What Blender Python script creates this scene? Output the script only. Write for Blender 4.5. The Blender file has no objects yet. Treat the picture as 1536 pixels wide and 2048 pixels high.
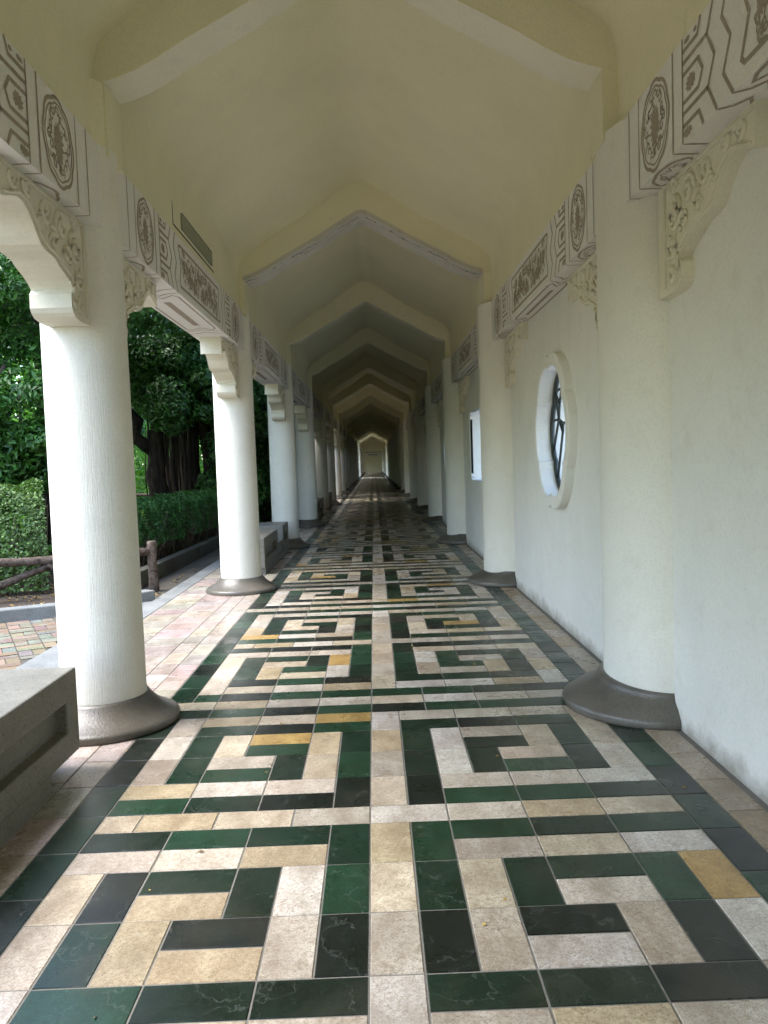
import bpy, bmesh, math, random
import numpy as np
from mathutils import Vector, Matrix

random.seed(7)
RNG = np.random.default_rng(7)
C = bpy.context.scene.collection
sc = bpy.context.scene
R = math.radians

# ------------------------------------------------------------------ camera
def cam_axes(yaw, pitch, roll):
    f = Vector((math.sin(yaw)*math.cos(pitch), math.cos(yaw)*math.cos(pitch), math.sin(pitch)))
    r0 = f.cross(Vector((0, 0, 1))).normalized(); u0 = r0.cross(f)
    r = r0*math.cos(roll)+u0*math.sin(roll); u = -r0*math.sin(roll)+u0*math.cos(roll)
    return r, u, f
CAM = Vector((0.0589, -2.0406, 1.3616))
r_, u_, f_ = cam_axes(0.010923, -0.061913, -0.034079)
cd = bpy.data.cameras.new('camera'); cam = bpy.data.objects.new('camera', cd); C.objects.link(cam)
cam.matrix_world = Matrix(((r_.x, u_.x, -f_.x, CAM.x), (r_.y, u_.y, -f_.y, CAM.y), (r_.z, u_.z, -f_.z, CAM.z), (0, 0, 0, 1)))
cd.sensor_fit = 'VERTICAL'; cd.sensor_height = 36; cd.lens = 1592.07/2048*36
cd.clip_start = 0.05; cd.clip_end = 1500
sc.camera = cam

# ------------------------------------------------------------------ light
SUN_EL, SUN_AZ = R(58), R(-100)        # azimuth measured from +Y towards +X: the soft sun stands over the garden on the left
w = bpy.data.worlds.new('World'); sc.world = w; w.use_nodes = True
nt = w.node_tree; bg = nt.nodes['Background']
sky = nt.nodes.new('ShaderNodeTexSky'); sky.sky_type = 'NISHITA'; sky.sun_disc = False
sky.sun_elevation = SUN_EL; sky.sun_rotation = SUN_AZ; sky.dust_density = 1.5; sky.air_density = 1.0; sky.ozone_density = 0.6
hs = nt.nodes.new('ShaderNodeHueSaturation'); hs.inputs['Saturation'].default_value = 1.0
nt.links.new(sky.outputs[0], hs.inputs['Color']); nt.links.new(hs.outputs[0], bg.inputs[0]); bg.inputs[1].default_value = 0.15
ld = bpy.data.lights.new('sun', 'SUN'); ld.energy = 0.7; ld.angle = R(40); ld.color = (1, .985, .96)
sun = bpy.data.objects.new('sun', ld); C.objects.link(sun)
sd = Vector((math.sin(SUN_AZ)*math.cos(SUN_EL), math.cos(SUN_AZ)*math.cos(SUN_EL), math.sin(SUN_EL)))
sun.rotation_euler = sd.to_track_quat('Z', 'Y').to_euler()
sc.view_settings.view_transform = 'Standard'; sc.view_settings.look = 'None'
sc.view_settings.exposure = 2.92; sc.view_settings.gamma = 1
sc.render.engine = 'CYCLES'
cy = sc.cycles; cy.use_denoising = True; cy.max_bounces = 10; cy.diffuse_bounces = 7; cy.glossy_bounces = 3
cy.transmission_bounces = 4; cy.transparent_max_bounces = 6; cy.sample_clamp_indirect = 12; cy.caustics_reflective = False
cy.blur_glossy = 0.5

# ------------------------------------------------------------------ materials
class N:
    def __init__(s, name, rough=.6, spec=.5):
        s.m = bpy.data.materials.new(name); s.m.use_nodes = True; s.t = s.m.node_tree
        s.b = s.t.nodes['Principled BSDF']; s.b.inputs['Roughness'].default_value = rough
        s.b.inputs['Specular IOR Level'].default_value = spec
    def n(s, ty, **k):
        nd = s.t.nodes.new('ShaderNode'+ty)
        for a, v in k.items():
            if a in nd.inputs.keys(): nd.inputs[a].default_value = v
            else: setattr(nd, a, v)
        return nd
    def l(s, a, b): s.t.links.new(a, b)
    def noise(s, scale, detail=4, rough=.5, vec=None, vs=None):
        nd = s.n('TexNoise'); nd.inputs['Scale'].default_value = scale; nd.inputs['Detail'].default_value = detail; nd.inputs['Roughness'].default_value = rough
        v = vec if vec is not None else s.co()
        if vs:
            mp = s.n('Mapping'); mp.inputs['Scale'].default_value = vs; s.l(v, mp.inputs['Vector']); v = mp.outputs[0]
        s.l(v, nd.inputs['Vector']); return nd.outputs['Fac']
    def co(s):
        if not hasattr(s, '_c'): s._c = s.n('NewGeometry').outputs['Position']
        return s._c
    def ramp(s, fac, stops):
        rp = s.n('ValToRGB'); e = rp.color_ramp.elements
        while len(e) < len(stops): e.new(.5)
        for i, (p, c) in enumerate(stops):
            e[i].position = p; e[i].color = (c if len(c) == 4 else (*c, 1)) if not isinstance(c, (int, float)) else (c, c, c, 1)
        s.l(fac, rp.inputs[0]); return rp.outputs[0]
    def mix(s, f, a, b, mode='MIX'):
        m = s.n('Mix'); m.data_type = 'RGBA'; m.blend_type = mode
        for i_, v in ((0, f), (6, a), (7, b)):
            sock = m.inputs[i_]
            if isinstance(v, bpy.types.NodeSocket): s.l(v, sock)
            elif isinstance(v, (int, float)): sock.default_value = v if i_ == 0 else (v, v, v, 1)
            else: sock.default_value = (*v, 1) if len(v) == 3 else v
        return m.outputs[2]
    def bump(s, h, dist=.003, strength=.6, prev=None):
        b = s.n('Bump'); b.inputs['Strength'].default_value = strength; b.inputs['Distance'].default_value = dist
        s.l(h, b.inputs['Height'])
        if prev is not None: s.l(prev, b.inputs['Normal'])
        return b.outputs[0]
    def col(s, c): s.l(c, s.b.inputs['Base Color'])
    def nrm(s, c): s.l(c, s.b.inputs['Normal'])

def plaster(name, c, dirt=(.45, .41, .30), brushed=False, low_stain=False, amt=.25):
    m = N(name, .75, .3)
    big = m.noise(1.1, 4, .6); mid = m.noise(7, 5, .6); fine = m.noise(160, 3, .6)
    d = [x*.9 for x in c]
    a = m.mix(m.ramp(big, [(.35, 0.), (.75, 1.)]), c, d)
    a = m.mix(m.ramp(mid, [(.55, 0.), (.85, amt)]), a, dirt)
    a = m.mix(m.ramp(fine, [(.60, 0.), (.72, .16)]), a, (.30, .27, .2))
    a = m.mix(m.ramp(m.noise(85, 4, .75), [(.36, .20), (.52, 0.)]), a, [x*.55 for x in c])
    if low_stain:      # splash and damp marks along the foot of the wall
        sp = m.n('SeparateXYZ'); m.l(m.co(), sp.inputs[0])
        mm = m.n('MapRange'); mm.inputs[1].default_value = .0; mm.inputs[2].default_value = .11; mm.inputs[3].default_value = .75; mm.inputs[4].default_value = 0
        ad = m.n('Math'); ad.operation = 'MULTIPLY_ADD'; m.l(m.noise(6, 5, .7), ad.inputs[0]); ad.inputs[1].default_value = -.22; m.l(sp.outputs[2], ad.inputs[2])
        a2 = m.n('Math'); a2.operation = 'ADD'; m.l(ad.outputs[0], a2.inputs[0]); a2.inputs[1].default_value = .11
        m.l(a2.outputs[0], mm.inputs[0])
        a = m.mix(mm.outputs[0], a, (.20, .17, .12))
        st = m.noise(1, 5, .6, vs=(5, 5, .5))
        a = m.mix(m.ramp(st, [(.62, 0.), (.82, .16)]), a, (.34, .32, .26))
    m.col(a)
    if brushed:
        h = m.noise(1, 4, .6, vs=(150, 150, 8)); nb = m.bump(h, .0035, .7)
        m.nrm(m.bump(m.noise(45, 4, .6), .002, .5, nb))
    else:
        nb = m.bump(m.noise(14, 4, .6), .006, .35); m.nrm(m.bump(m.noise(220, 3, .6), .0012, .6, nb))
    return m.m
M = {}
M['wall'] = plaster('cream wall paint', (.80, .79, .735), low_stain=True)
M['col'] = plaster('brushed column plaster', (.80, .78, .69), brushed=True)
M['ceil'] = plaster('yellow cream ceiling paint', (.79, .745, .53), amt=.12)
M['soffit'] = plaster('arch paint lit from below', (.79, .75, .60))  # same arch paint, lightened: light reaching the underside is put into the colour
M['beam'] = plaster('white beam paint', (.80, .78, .74), amt=.10)
M['carve'] = plaster('carved plaster', (.76, .72, .585), amt=.25)
M['peel'] = plaster('grey weathered edge paint', (.60, .58, .52), dirt=(.25, .22, .18), amt=.6)

def paint():
    m = N('taupe pattern paint', .8, .2)
    a = m.mix(m.noise(90, 4, .7), (.28, .235, .18), (.41, .355, .285)); a = m.mix(m.ramp(m.noise(38, 5, .7), [(.56, 0.), (.72, .6)]), a, (.66, .63, .58)); m.col(a); return m.m
M['paint'] = paint()

def stone(name, c1, c2, speck=(.02, .02, .02), rough=.45, sc_=60, bumpd=.002, speckle=.5, moss=None):
    m = N(name, rough, .5)
    a = m.mix(m.ramp(m.noise(3, 5, .6), [(.3, 0.), (.7, 1.)]), c1, c2)
    a = m.mix(m.ramp(m.noise(sc_*3, 2, .6), [(.55, 0.), (.66, speckle)]), a, speck)
    a = m.mix(m.ramp(m.noise(sc_*2.3, 2, .5), [(.60, 0.), (.68, .35)]), a, [min(1, x*2.2) for x in c1])
    if moss: a = m.mix(m.ramp(m.noise(5, 5, .7), [(.5, 0.), (.62, .8)]), a, moss)
    m.col(a); nb = m.bump(m.noise(12, 5, .6), .006, .4); m.nrm(m.bump(m.noise(sc_*2, 4, .6), bumpd, .7, nb)); return m.m
M['base'] = stone('dark terrazzo base', (.070, .064, .052), (.135, .122, .098), rough=.34, sc_=45, speckle=.5)
M['bench'] = stone('grey granite bench', (.14, .135, .11), (.215, .205, .17), rough=.5, sc_=30)
M['kerb'] = stone('grey kerb stone', (.15, .16, .155), (.25, .26, .25), rough=.7, sc_=40)
M['yard'] = stone('pale concrete yard', (.42, .41, .37), (.52, .51, .47), rough=.8, sc_=10)
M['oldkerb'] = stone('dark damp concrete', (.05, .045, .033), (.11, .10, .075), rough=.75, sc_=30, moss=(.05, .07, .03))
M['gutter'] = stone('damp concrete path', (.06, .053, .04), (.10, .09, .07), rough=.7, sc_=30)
M['soil'] = stone('leaf littered soil', (.035, .026, .018), (.07, .05, .033), rough=.95, sc_=14, bumpd=.02)

def tile():
    m = N('polished stone tile', .3, .4)
    at = m.n('Attribute'); at.attribute_name = 'tile_color'; at.attribute_type = 'GEOMETRY'
    sd_ = m.n('Attribute'); sd_.attribute_name = 'tile_seed'; sd_.attribute_type = 'GEOMETRY'
    va = m.n('VectorMath'); va.operation = 'ADD'; m.l(m.co(), va.inputs[0]); m.l(sd_.outputs['Vector'], va.inputs[1]); v = va.outputs[0]
    # soft clouding, mineral grain, veins that differ from tile to tile
    cl = m.noise(9, 6, .65, vec=v, vs=(1, .55, 1)); gr = m.noise(190, 3, .7, vec=v); g2 = m.noise(75, 4, .7, vec=v)
    a = m.mix(m.ramp(cl, [(.3, .0), (.7, 1.)]), m.mix(1., at.outputs['Color'], (.66, .60, .54), 'MULTIPLY'), m.mix(1., at.outputs['Color'], (1.32, 1.32, 1.32), 'MULTIPLY'))
    a = m.mix(m.ramp(g2, [(.47, 0.), (.62, .6)]), a, m.mix(1., at.outputs['Color'], (.60, .52, .42), 'MULTIPLY'))
    a = m.mix(m.ramp(gr, [(.54, 0.), (.64, .75)]), a, m.mix(1., at.outputs['Color'], (.34, .32, .30), 'MULTIPLY'))
    a = m.mix(m.ramp(m.noise(120, 3, .6, vec=v), [(.60, 0.), (.7, .45)]), a, m.mix(1., m.mix(1., at.outputs['Color'], (1.5, 1.5, 1.5), 'MULTIPLY'), (.03, .03, .03), 'ADD'))
    wv = m.n('TexNoise'); wv.inputs['Scale'].default_value = 3.2; wv.inputs['Detail'].default_value = 6; m.l(v, wv.inputs['Vector'])
    ab = m.n('Math'); ab.operation = 'SUBTRACT'; m.l(wv.outputs['Fac'], ab.inputs[0]); ab.inputs[1].default_value = .5
    ab2 = m.n('Math'); ab2.operation = 'ABSOLUTE'; m.l(ab.outputs[0], ab2.inputs[0])
    vein = m.ramp(ab2.outputs[0], [(.0, .38), (.004, 0.)])
    a = m.mix(vein, a, m.mix(.35, at.outputs['Color'], (.28, .31, .28)))
    cr = m.n('TexNoise'); cr.inputs['Scale'].default_value = 15; cr.inputs['Detail'].default_value = 5; cr.inputs['Distortion'].default_value = 1.2; m.l(v, cr.inputs['Vector'])
    s1 = m.n('Math'); s1.operation = 'SUBTRACT'; m.l(cr.outputs['Fac'], s1.inputs[0]); s1.inputs[1].default_value = .5
    s2 = m.n('Math'); s2.operation = 'ABSOLUTE'; m.l(s1.outputs[0], s2.inputs[0])
    a = m.mix(m.ramp(s2.outputs[0], [(0., .5), (.018, 0.)]), a, m.mix(1., at.outputs['Color'], (.42, .38, .33), 'MULTIPLY'))
    # walked-in grime and stray stains
    dr = m.ramp(m.noise(1.6, 5, .65), [(.5, 0.), (.8, .35)])
    a = m.mix(dr, a, (.10, .085, .06))
    a = m.mix(m.ramp(m.noise(11, 2, .5), [(.77, 0.), (.79, .75)]), a, (.05, .035, .025))
    m.col(a)
    rr = m.ramp(m.noise(4, 5, .6), [(.3, .20), (.7, .42)]); m.l(rr, m.b.inputs['Roughness'])
    m.nrm(m.bump(m.noise(140, 3, .6, vec=v), .0006, .5, m.bump(cl, .003, .25)))
    return m.m
M['tile'] = tile()
gm = N('grey grout', .85, .2); gm.col(gm.mix(gm.noise(30, 4, .7), (.10, .095, .08), (.24, .23, .2))); M['grout'] = gm.m

def brick():
    m = N('worn brick paver', .8, .3)
    at = m.n('Attribute'); at.attribute_name = 'tile_color'; at.attribute_type = 'GEOMETRY'
    a = m.mix(m.ramp(m.noise(25, 5, .7), [(.3, 0.), (.75, 1.)]), m.mix(1., at.outputs['Color'], (.7, .7, .7), 'MULTIPLY'), at.outputs['Color'])
    a = m.mix(m.ramp(m.noise(3.2, 4, .6), [(.52, 0.), (.66, .6)]), a, (.20, .26, .20))
    m.col(a); m.nrm(m.bump(m.noise(90, 4, .6), .003, .7)); return m.m
M['brick'] = brick()

def leaf(name, c1, c2, rough=.45, tr=.25):
    m = N(name, rough, .5)
    g = m.n('NewGeometry'); rp = m.ramp(g.outputs['Random Per Island'], [(0., c1), (.8, c2), (1., [min(1, x*1.6+.01) for x in c2])])
    m.col(rp)
    ts = m.n('BsdfTranslucent'); m.l(m.mix(1., rp, (1.2, 1.5, .6), 'MULTIPLY'), ts.inputs[0])
    mx = m.n('MixShader'); mx.inputs[0].default_value = tr
    out = [n for n in m.t.nodes if n.type == 'OUTPUT_MATERIAL'][0]
    m.l(m.b.outputs[0], mx.inputs[1]); m.l(ts.outputs[0], mx.inputs[2]); m.l(mx.outputs[0], out.inputs[0]); return m.m
M['leaf_gloss'] = leaf('glossy broad leaf', (.02, .075, .010), (.06, .17, .025), .42)
M['leaf_fig'] = leaf('dark fig leaf', (.020, .070, .010), (.065, .17, .03), .42)
M['leaf_hedge'] = leaf('pale clipped hedge leaf', (.045, .10, .02), (.13, .22, .06), .5)
M['leaf_hedge2'] = leaf('dark hedge leaf', (.025, .085, .014), (.06, .17, .035), .5)
M['leaf_far'] = leaf('light green far leaf', (.05, .14, .02), (.14, .28, .05), .6, .4)  # light green foliage of the far wood and ground cover
def bark(name, c1, c2, vs=(14, 14, 1.6)):
    m = N(name, .9, .2)
    h = m.noise(1, 6, .65, vs=vs); m.col(m.mix(m.ramp(h, [(.35, 0.), (.65, 1.)]), c1, c2)); m.nrm(m.bump(h, .03, .9)); return m.m
M['bark'] = bark('fig bark', (.018, .013, .010), (.075, .055, .042))
M['log'] = bark('weathered log', (.05, .035, .025), (.17, .13, .105), (18, 18, 18))
M['twig'] = bark('dry twig', (.05, .04, .025), (.16, .13, .09))
lm = N('dark green lattice', .4); lm.b.inputs['Base Color'].default_value = (.02, .028, .024, 1); M['lattice'] = lm.m
hm = N('grey green hatch board', .6); hm.col(hm.mix(hm.noise(20, 4, .6), (.22, .23, .16), (.30, .31, .23))); M['hatch'] = hm.m
dk = N('dark seam', .9); dk.b.inputs['Base Color'].default_value = (.05, .045, .03, 1); M['seam'] = dk.m
rf = N('roof tile', .6); rf.col(rf.mix(rf.noise(6, 4, .6), (.05, .14, .09), (.09, .2, .13))); rf.nrm(rf.bump(rf.noise(1, 2, .5, vs=(1, 12, 1)), .03, .6)); M['roof'] = rf.m
sg = N('inscription ink', .7); sg.b.inputs['Base Color'].default_value = (.05, .045, .03, 1); M['ink'] = sg.m
lf = N('fallen leaf', .7); g_ = lf.n('NewGeometry'); lf.col(lf.ramp(g_.outputs['Random Per Island'], [(0., (.35, .22, .04)), (.5, (.16, .09, .03)), (1., (.42, .34, .06))])); M['fallen'] = lf.m
pw = N('white lamp globe', .3); pw.b.inputs['Base Color'].default_value = (.8, .8, .8, 1); M['globe'] = pw.m
gd = N('distant grass', .9); gd.col(gd.mix(gd.noise(.8, 6, .7), (.05, .09, .025), (.10, .14, .05))); M['grass'] = gd.m

# ------------------------------------------------------------------ mesh helpers
class MB:
    def __init__(s): s.v = []; s.f = []; s.m = []; s.sm = []
    def add(s, vs, fs, mi=0, smooth=False):
        o = len(s.v); s.v += [tuple(p) for p in vs]
        for f in fs: s.f.append(tuple(i+o for i in f)); s.m.append(mi); s.sm.append(smooth)
    def box(s, a, b, mi=0):
        x0, y0, z0 = a; x1, y1, z1 = b
        s.add([(x0, y0, z0), (x1, y0, z0), (x1, y1, z0), (x0, y1, z0), (x0, y0, z1), (x1, y0, z1), (x1, y1, z1), (x0, y1, z1)],
              [(0, 3, 2, 1), (4, 5, 6, 7), (0, 1, 5, 4), (1, 2, 6, 5), (2, 3, 7, 6), (3, 0, 4, 7)], mi)
    def lathe(s, prof, n=32, c=(0, 0), mi=0, smooth=True, a0=0, a1=2*math.pi):
        full = abs(a1-a0-2*math.pi) < 1e-6; k = n if full else n+1
        vs = [(c[0]+r*math.cos(a0+(a1-a0)*i/n), c[1]+r*math.sin(a0+(a1-a0)*i/n), z) for r, z in prof for i in range(k)]
        fs = []
        for j in range(len(prof)-1):
            for i in range(n):
                i2 = (i+1) % k
                fs.append((j*k+i, j*k+i2, (j+1)*k+i2, (j+1)*k+i))
        s.add(vs, fs, mi, smooth)
    def prism(s, poly, fn, d0, d1, mi=0, smooth=False):
        """poly: 2D points; fn(a,b,d)->xyz; extruded from d0 to d1, capped with n-gons"""
        n = len(poly)
        vs = [fn(a, b, d0) for a, b in poly]+[fn(a, b, d1) for a, b in poly]
        s.add(vs, [(i, (i+1) % n, n+(i+1) % n, n+i) for i in range(n)], mi, smooth)
        s.add(vs, [tuple(range(n))[::-1], tuple(range(n, 2*n))], mi)
    def tube(s, pts, rad, n=8, mi=0, cap=True):
        pts = [Vector(p) for p in pts]; rad = rad if hasattr(rad, '__len__') else [rad]*len(pts)
        vs = []; ref = Vector((0, 0, 1)) if abs((pts[1]-pts[0]).normalized().z) < .9 else Vector((1, 0, 0))
        for i, p in enumerate(pts):
            t = (pts[min(i+1, len(pts)-1)]-pts[max(i-1, 0)]).normalized()
            a = t.cross(ref).normalized(); b = t.cross(a)
            for k in range(n):
                an = 2*math.pi*k/n; vs.append(p+(a*math.cos(an)+b*math.sin(an))*rad[i])
        fs = [(j*n+i, j*n+(i+1) % n, (j+1)*n+(i+1) % n, (j+1)*n+i) for j in range(len(pts)-1) for i in range(n)]
        if cap: fs += [tuple(range(n))[::-1], tuple(range((len(pts)-1)*n, len(pts)*n))]
        s.add(vs, fs, mi, True)
    def ribbon(s, pts, wd, fn, off=0, closed=False, mi=0):
        """flat painted stroke through 2D points; fn(a,b,off)->xyz"""
        P = [Vector((p[0], p[1])) for p in pts]; n = len(P); L = []; Rr = []
        for i in range(n):
            a = P[(i-1) % n] if (closed or i > 0) else P[i]; b = P[(i+1) % n] if (closed or i < n-1) else P[i]
            d1 = (P[i]-a); d2 = (b-P[i])
            d1 = d1.normalized() if d1.length > 1e-9 else d2.normalized(); d2 = d2.normalized() if d2.length > 1e-9 else d1
            t = (d1+d2); t = t.normalized() if t.length > 1e-6 else d1
            nn = Vector((-t.y, t.x)); k = 1/max(.45, abs(nn.dot(Vector((-d1.y, d1.x)))))
            ww = (wd[i] if hasattr(wd, '__len__') else wd)*1.5
            L.append(P[i]+nn*ww*.5*k); Rr.append(P[i]-nn*ww*.5*k)
        vs = [fn(p.x, p.y, off) for p in L]+[fn(p.x, p.y, off) for p in Rr]
        m_ = n if closed else n-1
        s.add(vs, [(i, (i+1) % n, n+(i+1) % n, n+i) for i in range(m_)], mi)
    def mesh(s, name, mats):
        me = bpy.data.meshes.new(name); me.from_pydata(s.v, [], s.f)
        for m_ in (mats if isinstance(mats, (list, tuple)) else [mats]): me.materials.append(m_)
        me.polygons.foreach_set('material_index', s.m); me.polygons.foreach_set('use_smooth', s.sm)
        me.update(); return me
    def build(s, name, mats, parent=None, loc=(0, 0, 0)):
        return obj(name, s.mesh(name, mats), parent, loc)
def obj(name, me, parent=None, loc=(0, 0, 0)):
    o = bpy.data.objects.new(name, me); C.objects.link(o); o.location = loc
    if parent: o.parent = parent
    return o
def tag(o, label=None, cat=None, group=None, kind=None):
    for k, v in (('label', label), ('category', cat), ('group', group), ('kind', kind)):
        if v: o[k] = v
    return o
def thing(name, label, cat, loc=(0, 0, 0), group=None):
    return tag(obj(name, None, None, loc), label, cat, group)
def bevel(o, wd=.01, seg=2):
    b = o.modifiers.new('edge', 'BEVEL'); b.width = wd; b.segments = seg; b.limit_method = 'ANGLE'; b.angle_limit = R(40); return o
def fixn(o):
    bm = bmesh.new(); bm.from_mesh(o.data); bmesh.ops.recalc_face_normals(bm, faces=bm.faces); bm.to_mesh(o.data); bm.free(); return o
def copy_tree(o, parent=None):
    c = o.copy(); C.objects.link(c)
    if parent: c.parent = parent
    for ch in o.children: copy_tree(ch, c)
    return c

# ------------------------------------------------------------------ layout numbers
U = 0.15                                # short side of a floor tile
BAY = 4.5; Y0 = 2.25; K0, K1 = -4, 24   # column lines stand at Y0 + BAY*k
def yk(k): return Y0+BAY*k
YS, YE = yk(K0)-.55, yk(K1)
XL, XR = -1.45, 1.55                    # column axes
BL, BR = -1.28, 1.36                    # inner faces of the painted beams
ZB, ZT = 2.61, 3.02                     # beam bottom and top
WALLX = 1.525
OPEN_SIDE = (15,)                     # bays without a right-hand wall

# ------------------------------------------------------------------ floor
LIGHTS = [((.43, .39, .325), 5), ((.45, .395, .30), 4), ((.41, .35, .27), 3), ((.38, .315, .21), 3), ((.48, .455, .405), 4), ((.36, .245, .09), 1), ((.38, .34, .28), 2)]
DARKS = [((.008, .025, .014), 5), ((.013, .042, .022), 4), ((.008, .012, .010), 3), ((.010, .020, .013), 3)]
def pick(tab, rg):
    tot = sum(w_ for _, w_ in tab); x = rg.random()*tot
    for c, w_ in tab:
        x -= w_
        if x <= 0: k = rg.uniform(.88, 1.12); return [v*k*rg.uniform(.985, 1.015) for v in c]
    return tab[0][0]
def half_pattern():
    """tiles (x0,x1,y0,y1,dark) of the left half (x<0) of one 20-unit repeat; mirrored for the right half"""
    T = []
    def tr(y, xs, d):
        for a, b in zip(xs[:-1], xs[1:]): T.append((a, b, y, y+1, d))
    def lo(x, y, d): T.append((x, x+1, y, y+2, d))
    e6 = [-6, -4, -2, 0]; o7 = [-7, -5, -3, -1]
    tr(-2, e6, 0); tr(-1, e6, 1)
    for y in (-2, 0, 2): lo(-7, y, 0)
    for y in (0, 2): lo(-6, y, 1); lo(-2, y, 0); lo(-1, y, 1)
    lo(-5, 0, 0); tr(0, [-4, -2], 0); tr(1, [-4, -2], 1)
    tr(2, [-5, -3], 0); tr(3, [-5, -3], 1); lo(-3, 2, 1)
    tr(4, o7, 0); tr(5, o7, 1); lo(-1, 4, 1)
    tr(7, o7, 1); tr(8, o7, 0); lo(-1, 7, 1)
    for y in (9, 11): lo(-7, y, 0); lo(-6, y, 1); lo(-2, y, 0); lo(-1, y, 1)
    tr(9, [-5, -3], 1); tr(10, [-5, -3], 0); lo(-3, 9, 1)
    lo(-5, 11, 0); tr(11, [-4, -2], 1); tr(12, [-4, -2], 0)
    tr(13, e6, 1); tr(14, e6, 0); lo(-7, 13, 0)
    return T
def floor_tiles():
    rg = random.Random(3); HP = half_pattern(); T = []
    ya, yb = -6, 37
    for p in range(-6, 37):
        o = 20*p
        L = []
        L += HP
        L += [(1-b, 1-a, y0, y1, d) for a, b, y0, y1, d in HP]
        for y in (-2, 0, 2, 4, 7, 9, 11, 13): L.append((0, 1, y, y+2 if y not in (4,) else 6, 0))
        for a, b in ((-7, -6), (-6, -4), (-4, -2), (-2, 0), (0, 2), (2, 4), (4, 6), (6, 8)): L.append((a, b, 6, 7, 0))
        for y, d in ((15, 1), (16, 0)):
            for a in range(-8, 8, 2): L.append((a, a+2, y, y+1, d))
        L.append((8, 9, 15, 17, 1))
        for a, b in ((-7, -6), (-6, -4), (-4, -2), (-2, 0), (0, 2), (2, 4), (4, 6), (6, 8)): L.append((a, b, 17, 18, 1))
        for y in range(-3, 15, 2):
            L.append((-8, -7, y, y+2, 1)); L.append((8, 9, y, y+2, 1))
        for y in range(-3, 17, 2):
            L.append((9, 10, y+.9, y+2.9, 0)); L.append((-9, -8, y, y+2, 0))
        for y in range(-3, 17, 2): L.append((-10, -9, y+.4, y+2.4, 0))
        for y in range(-3, 17, 4):
            for q in (0, 2): L.append((-12, -10, y+q+.2, y+q+2.2, 0)); L.append((-14.05, -12, y+q+1, y+q+3, 0))
        T += [(a, b, c+o, d+o, e) for a, b, c, d, e in L]
    V = []; F = []; COL = []; SEED = []
    for a, b, c, d, e in T:
        x0, x1, y0, y1 = a*U, b*U, c*U, d*U
        if y1 > YE or y0 < YS: continue
        g = .0022+rg.uniform(0, .0012); bz = .0028
        x0 += g; y0 += g; x1 -= g; y1 -= g; tz = [rg.uniform(-.0007, .0007) for _ in range(4)]
        n = len(V)
        V += [(x0, y0, -bz), (x1, y0, -bz), (x1, y1, -bz), (x0, y1, -bz), (x0+.0022, y0+.0022, tz[0]), (x1-.0022, y0+.0022, tz[1]), (x1-.0022, y1-.0022, tz[2]), (x0+.0022, y1-.0022, tz[3])]
        F += [(n+4, n+5, n+6, n+7), (n, n+1, n+5, n+4), (n+1, n+2, n+6, n+5), (n+2, n+3, n+7, n+6), (n+3, n, n+4, n+7)]
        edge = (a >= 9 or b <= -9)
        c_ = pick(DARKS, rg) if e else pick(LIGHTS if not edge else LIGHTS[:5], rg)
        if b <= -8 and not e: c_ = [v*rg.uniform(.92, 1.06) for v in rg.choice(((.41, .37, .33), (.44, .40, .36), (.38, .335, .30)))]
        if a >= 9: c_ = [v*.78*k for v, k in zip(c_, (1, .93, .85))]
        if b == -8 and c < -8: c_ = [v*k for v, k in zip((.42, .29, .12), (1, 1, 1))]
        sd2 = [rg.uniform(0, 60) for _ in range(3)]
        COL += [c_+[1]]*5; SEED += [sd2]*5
    me = bpy.data.meshes.new('floor'); me.from_pydata(V, [], F); me.materials.append(M['tile']); me.materials.append(M['grout'])
    ca = me.attributes.new('tile_color', 'FLOAT_COLOR', 'FACE'); ca.data.foreach_set('color', [x for c in COL for x in c])
    sa = me.attributes.new('tile_seed', 'FLOAT_VECTOR', 'FACE'); sa.data.foreach_set('vector', [x for c in SEED for x in c])
    o = obj('floor', me); tag(o, kind='structure')
    b = MB(); b.add([(-14.1*U, YS, -.003), (1.56, YS, -.003), (1.56, YE+.3, -.003), (-14.1*U, YE+.3, -.003)], [(0, 1, 2, 3)])
    b.box((-14.1*U, YS, -.3), (1.56, YE+.3, -.004))
    tag(b.build('floor_bed', M['grout']), kind='structure')
floor_tiles()

# ------------------------------------------------------------------ the corridor building
COR = thing('covered_corridor', 'long cream walkway with peaked arches, round columns and painted beams', 'covered walkway')

SOF = [(0, 3.995), (.05, 3.985), (.17, 3.92), (.30, 3.845), (.47, 3.74), (.63, 3.655), (.84, 3.545), (1.00, 3.45), (1.10, 3.40), (1.18, 3.37), (1.27, 3.345), (1.40, 3.32)]     # underside of the arches
CEI = [(0, 4.33), (.06, 4.325), (.16, 4.275), (.35, 4.145), (.65, 3.94), (.95, 3.775), (1.10, 3.70), (1.20, 3.64), (1.27, 3.60), (1.325, 3.55), (1.36, 3.48), (1.375, 3.38), (1.38, 3.2), (1.382, 3.0)]
def full(prof): return [(-x, z) for x, z in prof[::-1] if x > 0]+list(prof)

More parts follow.
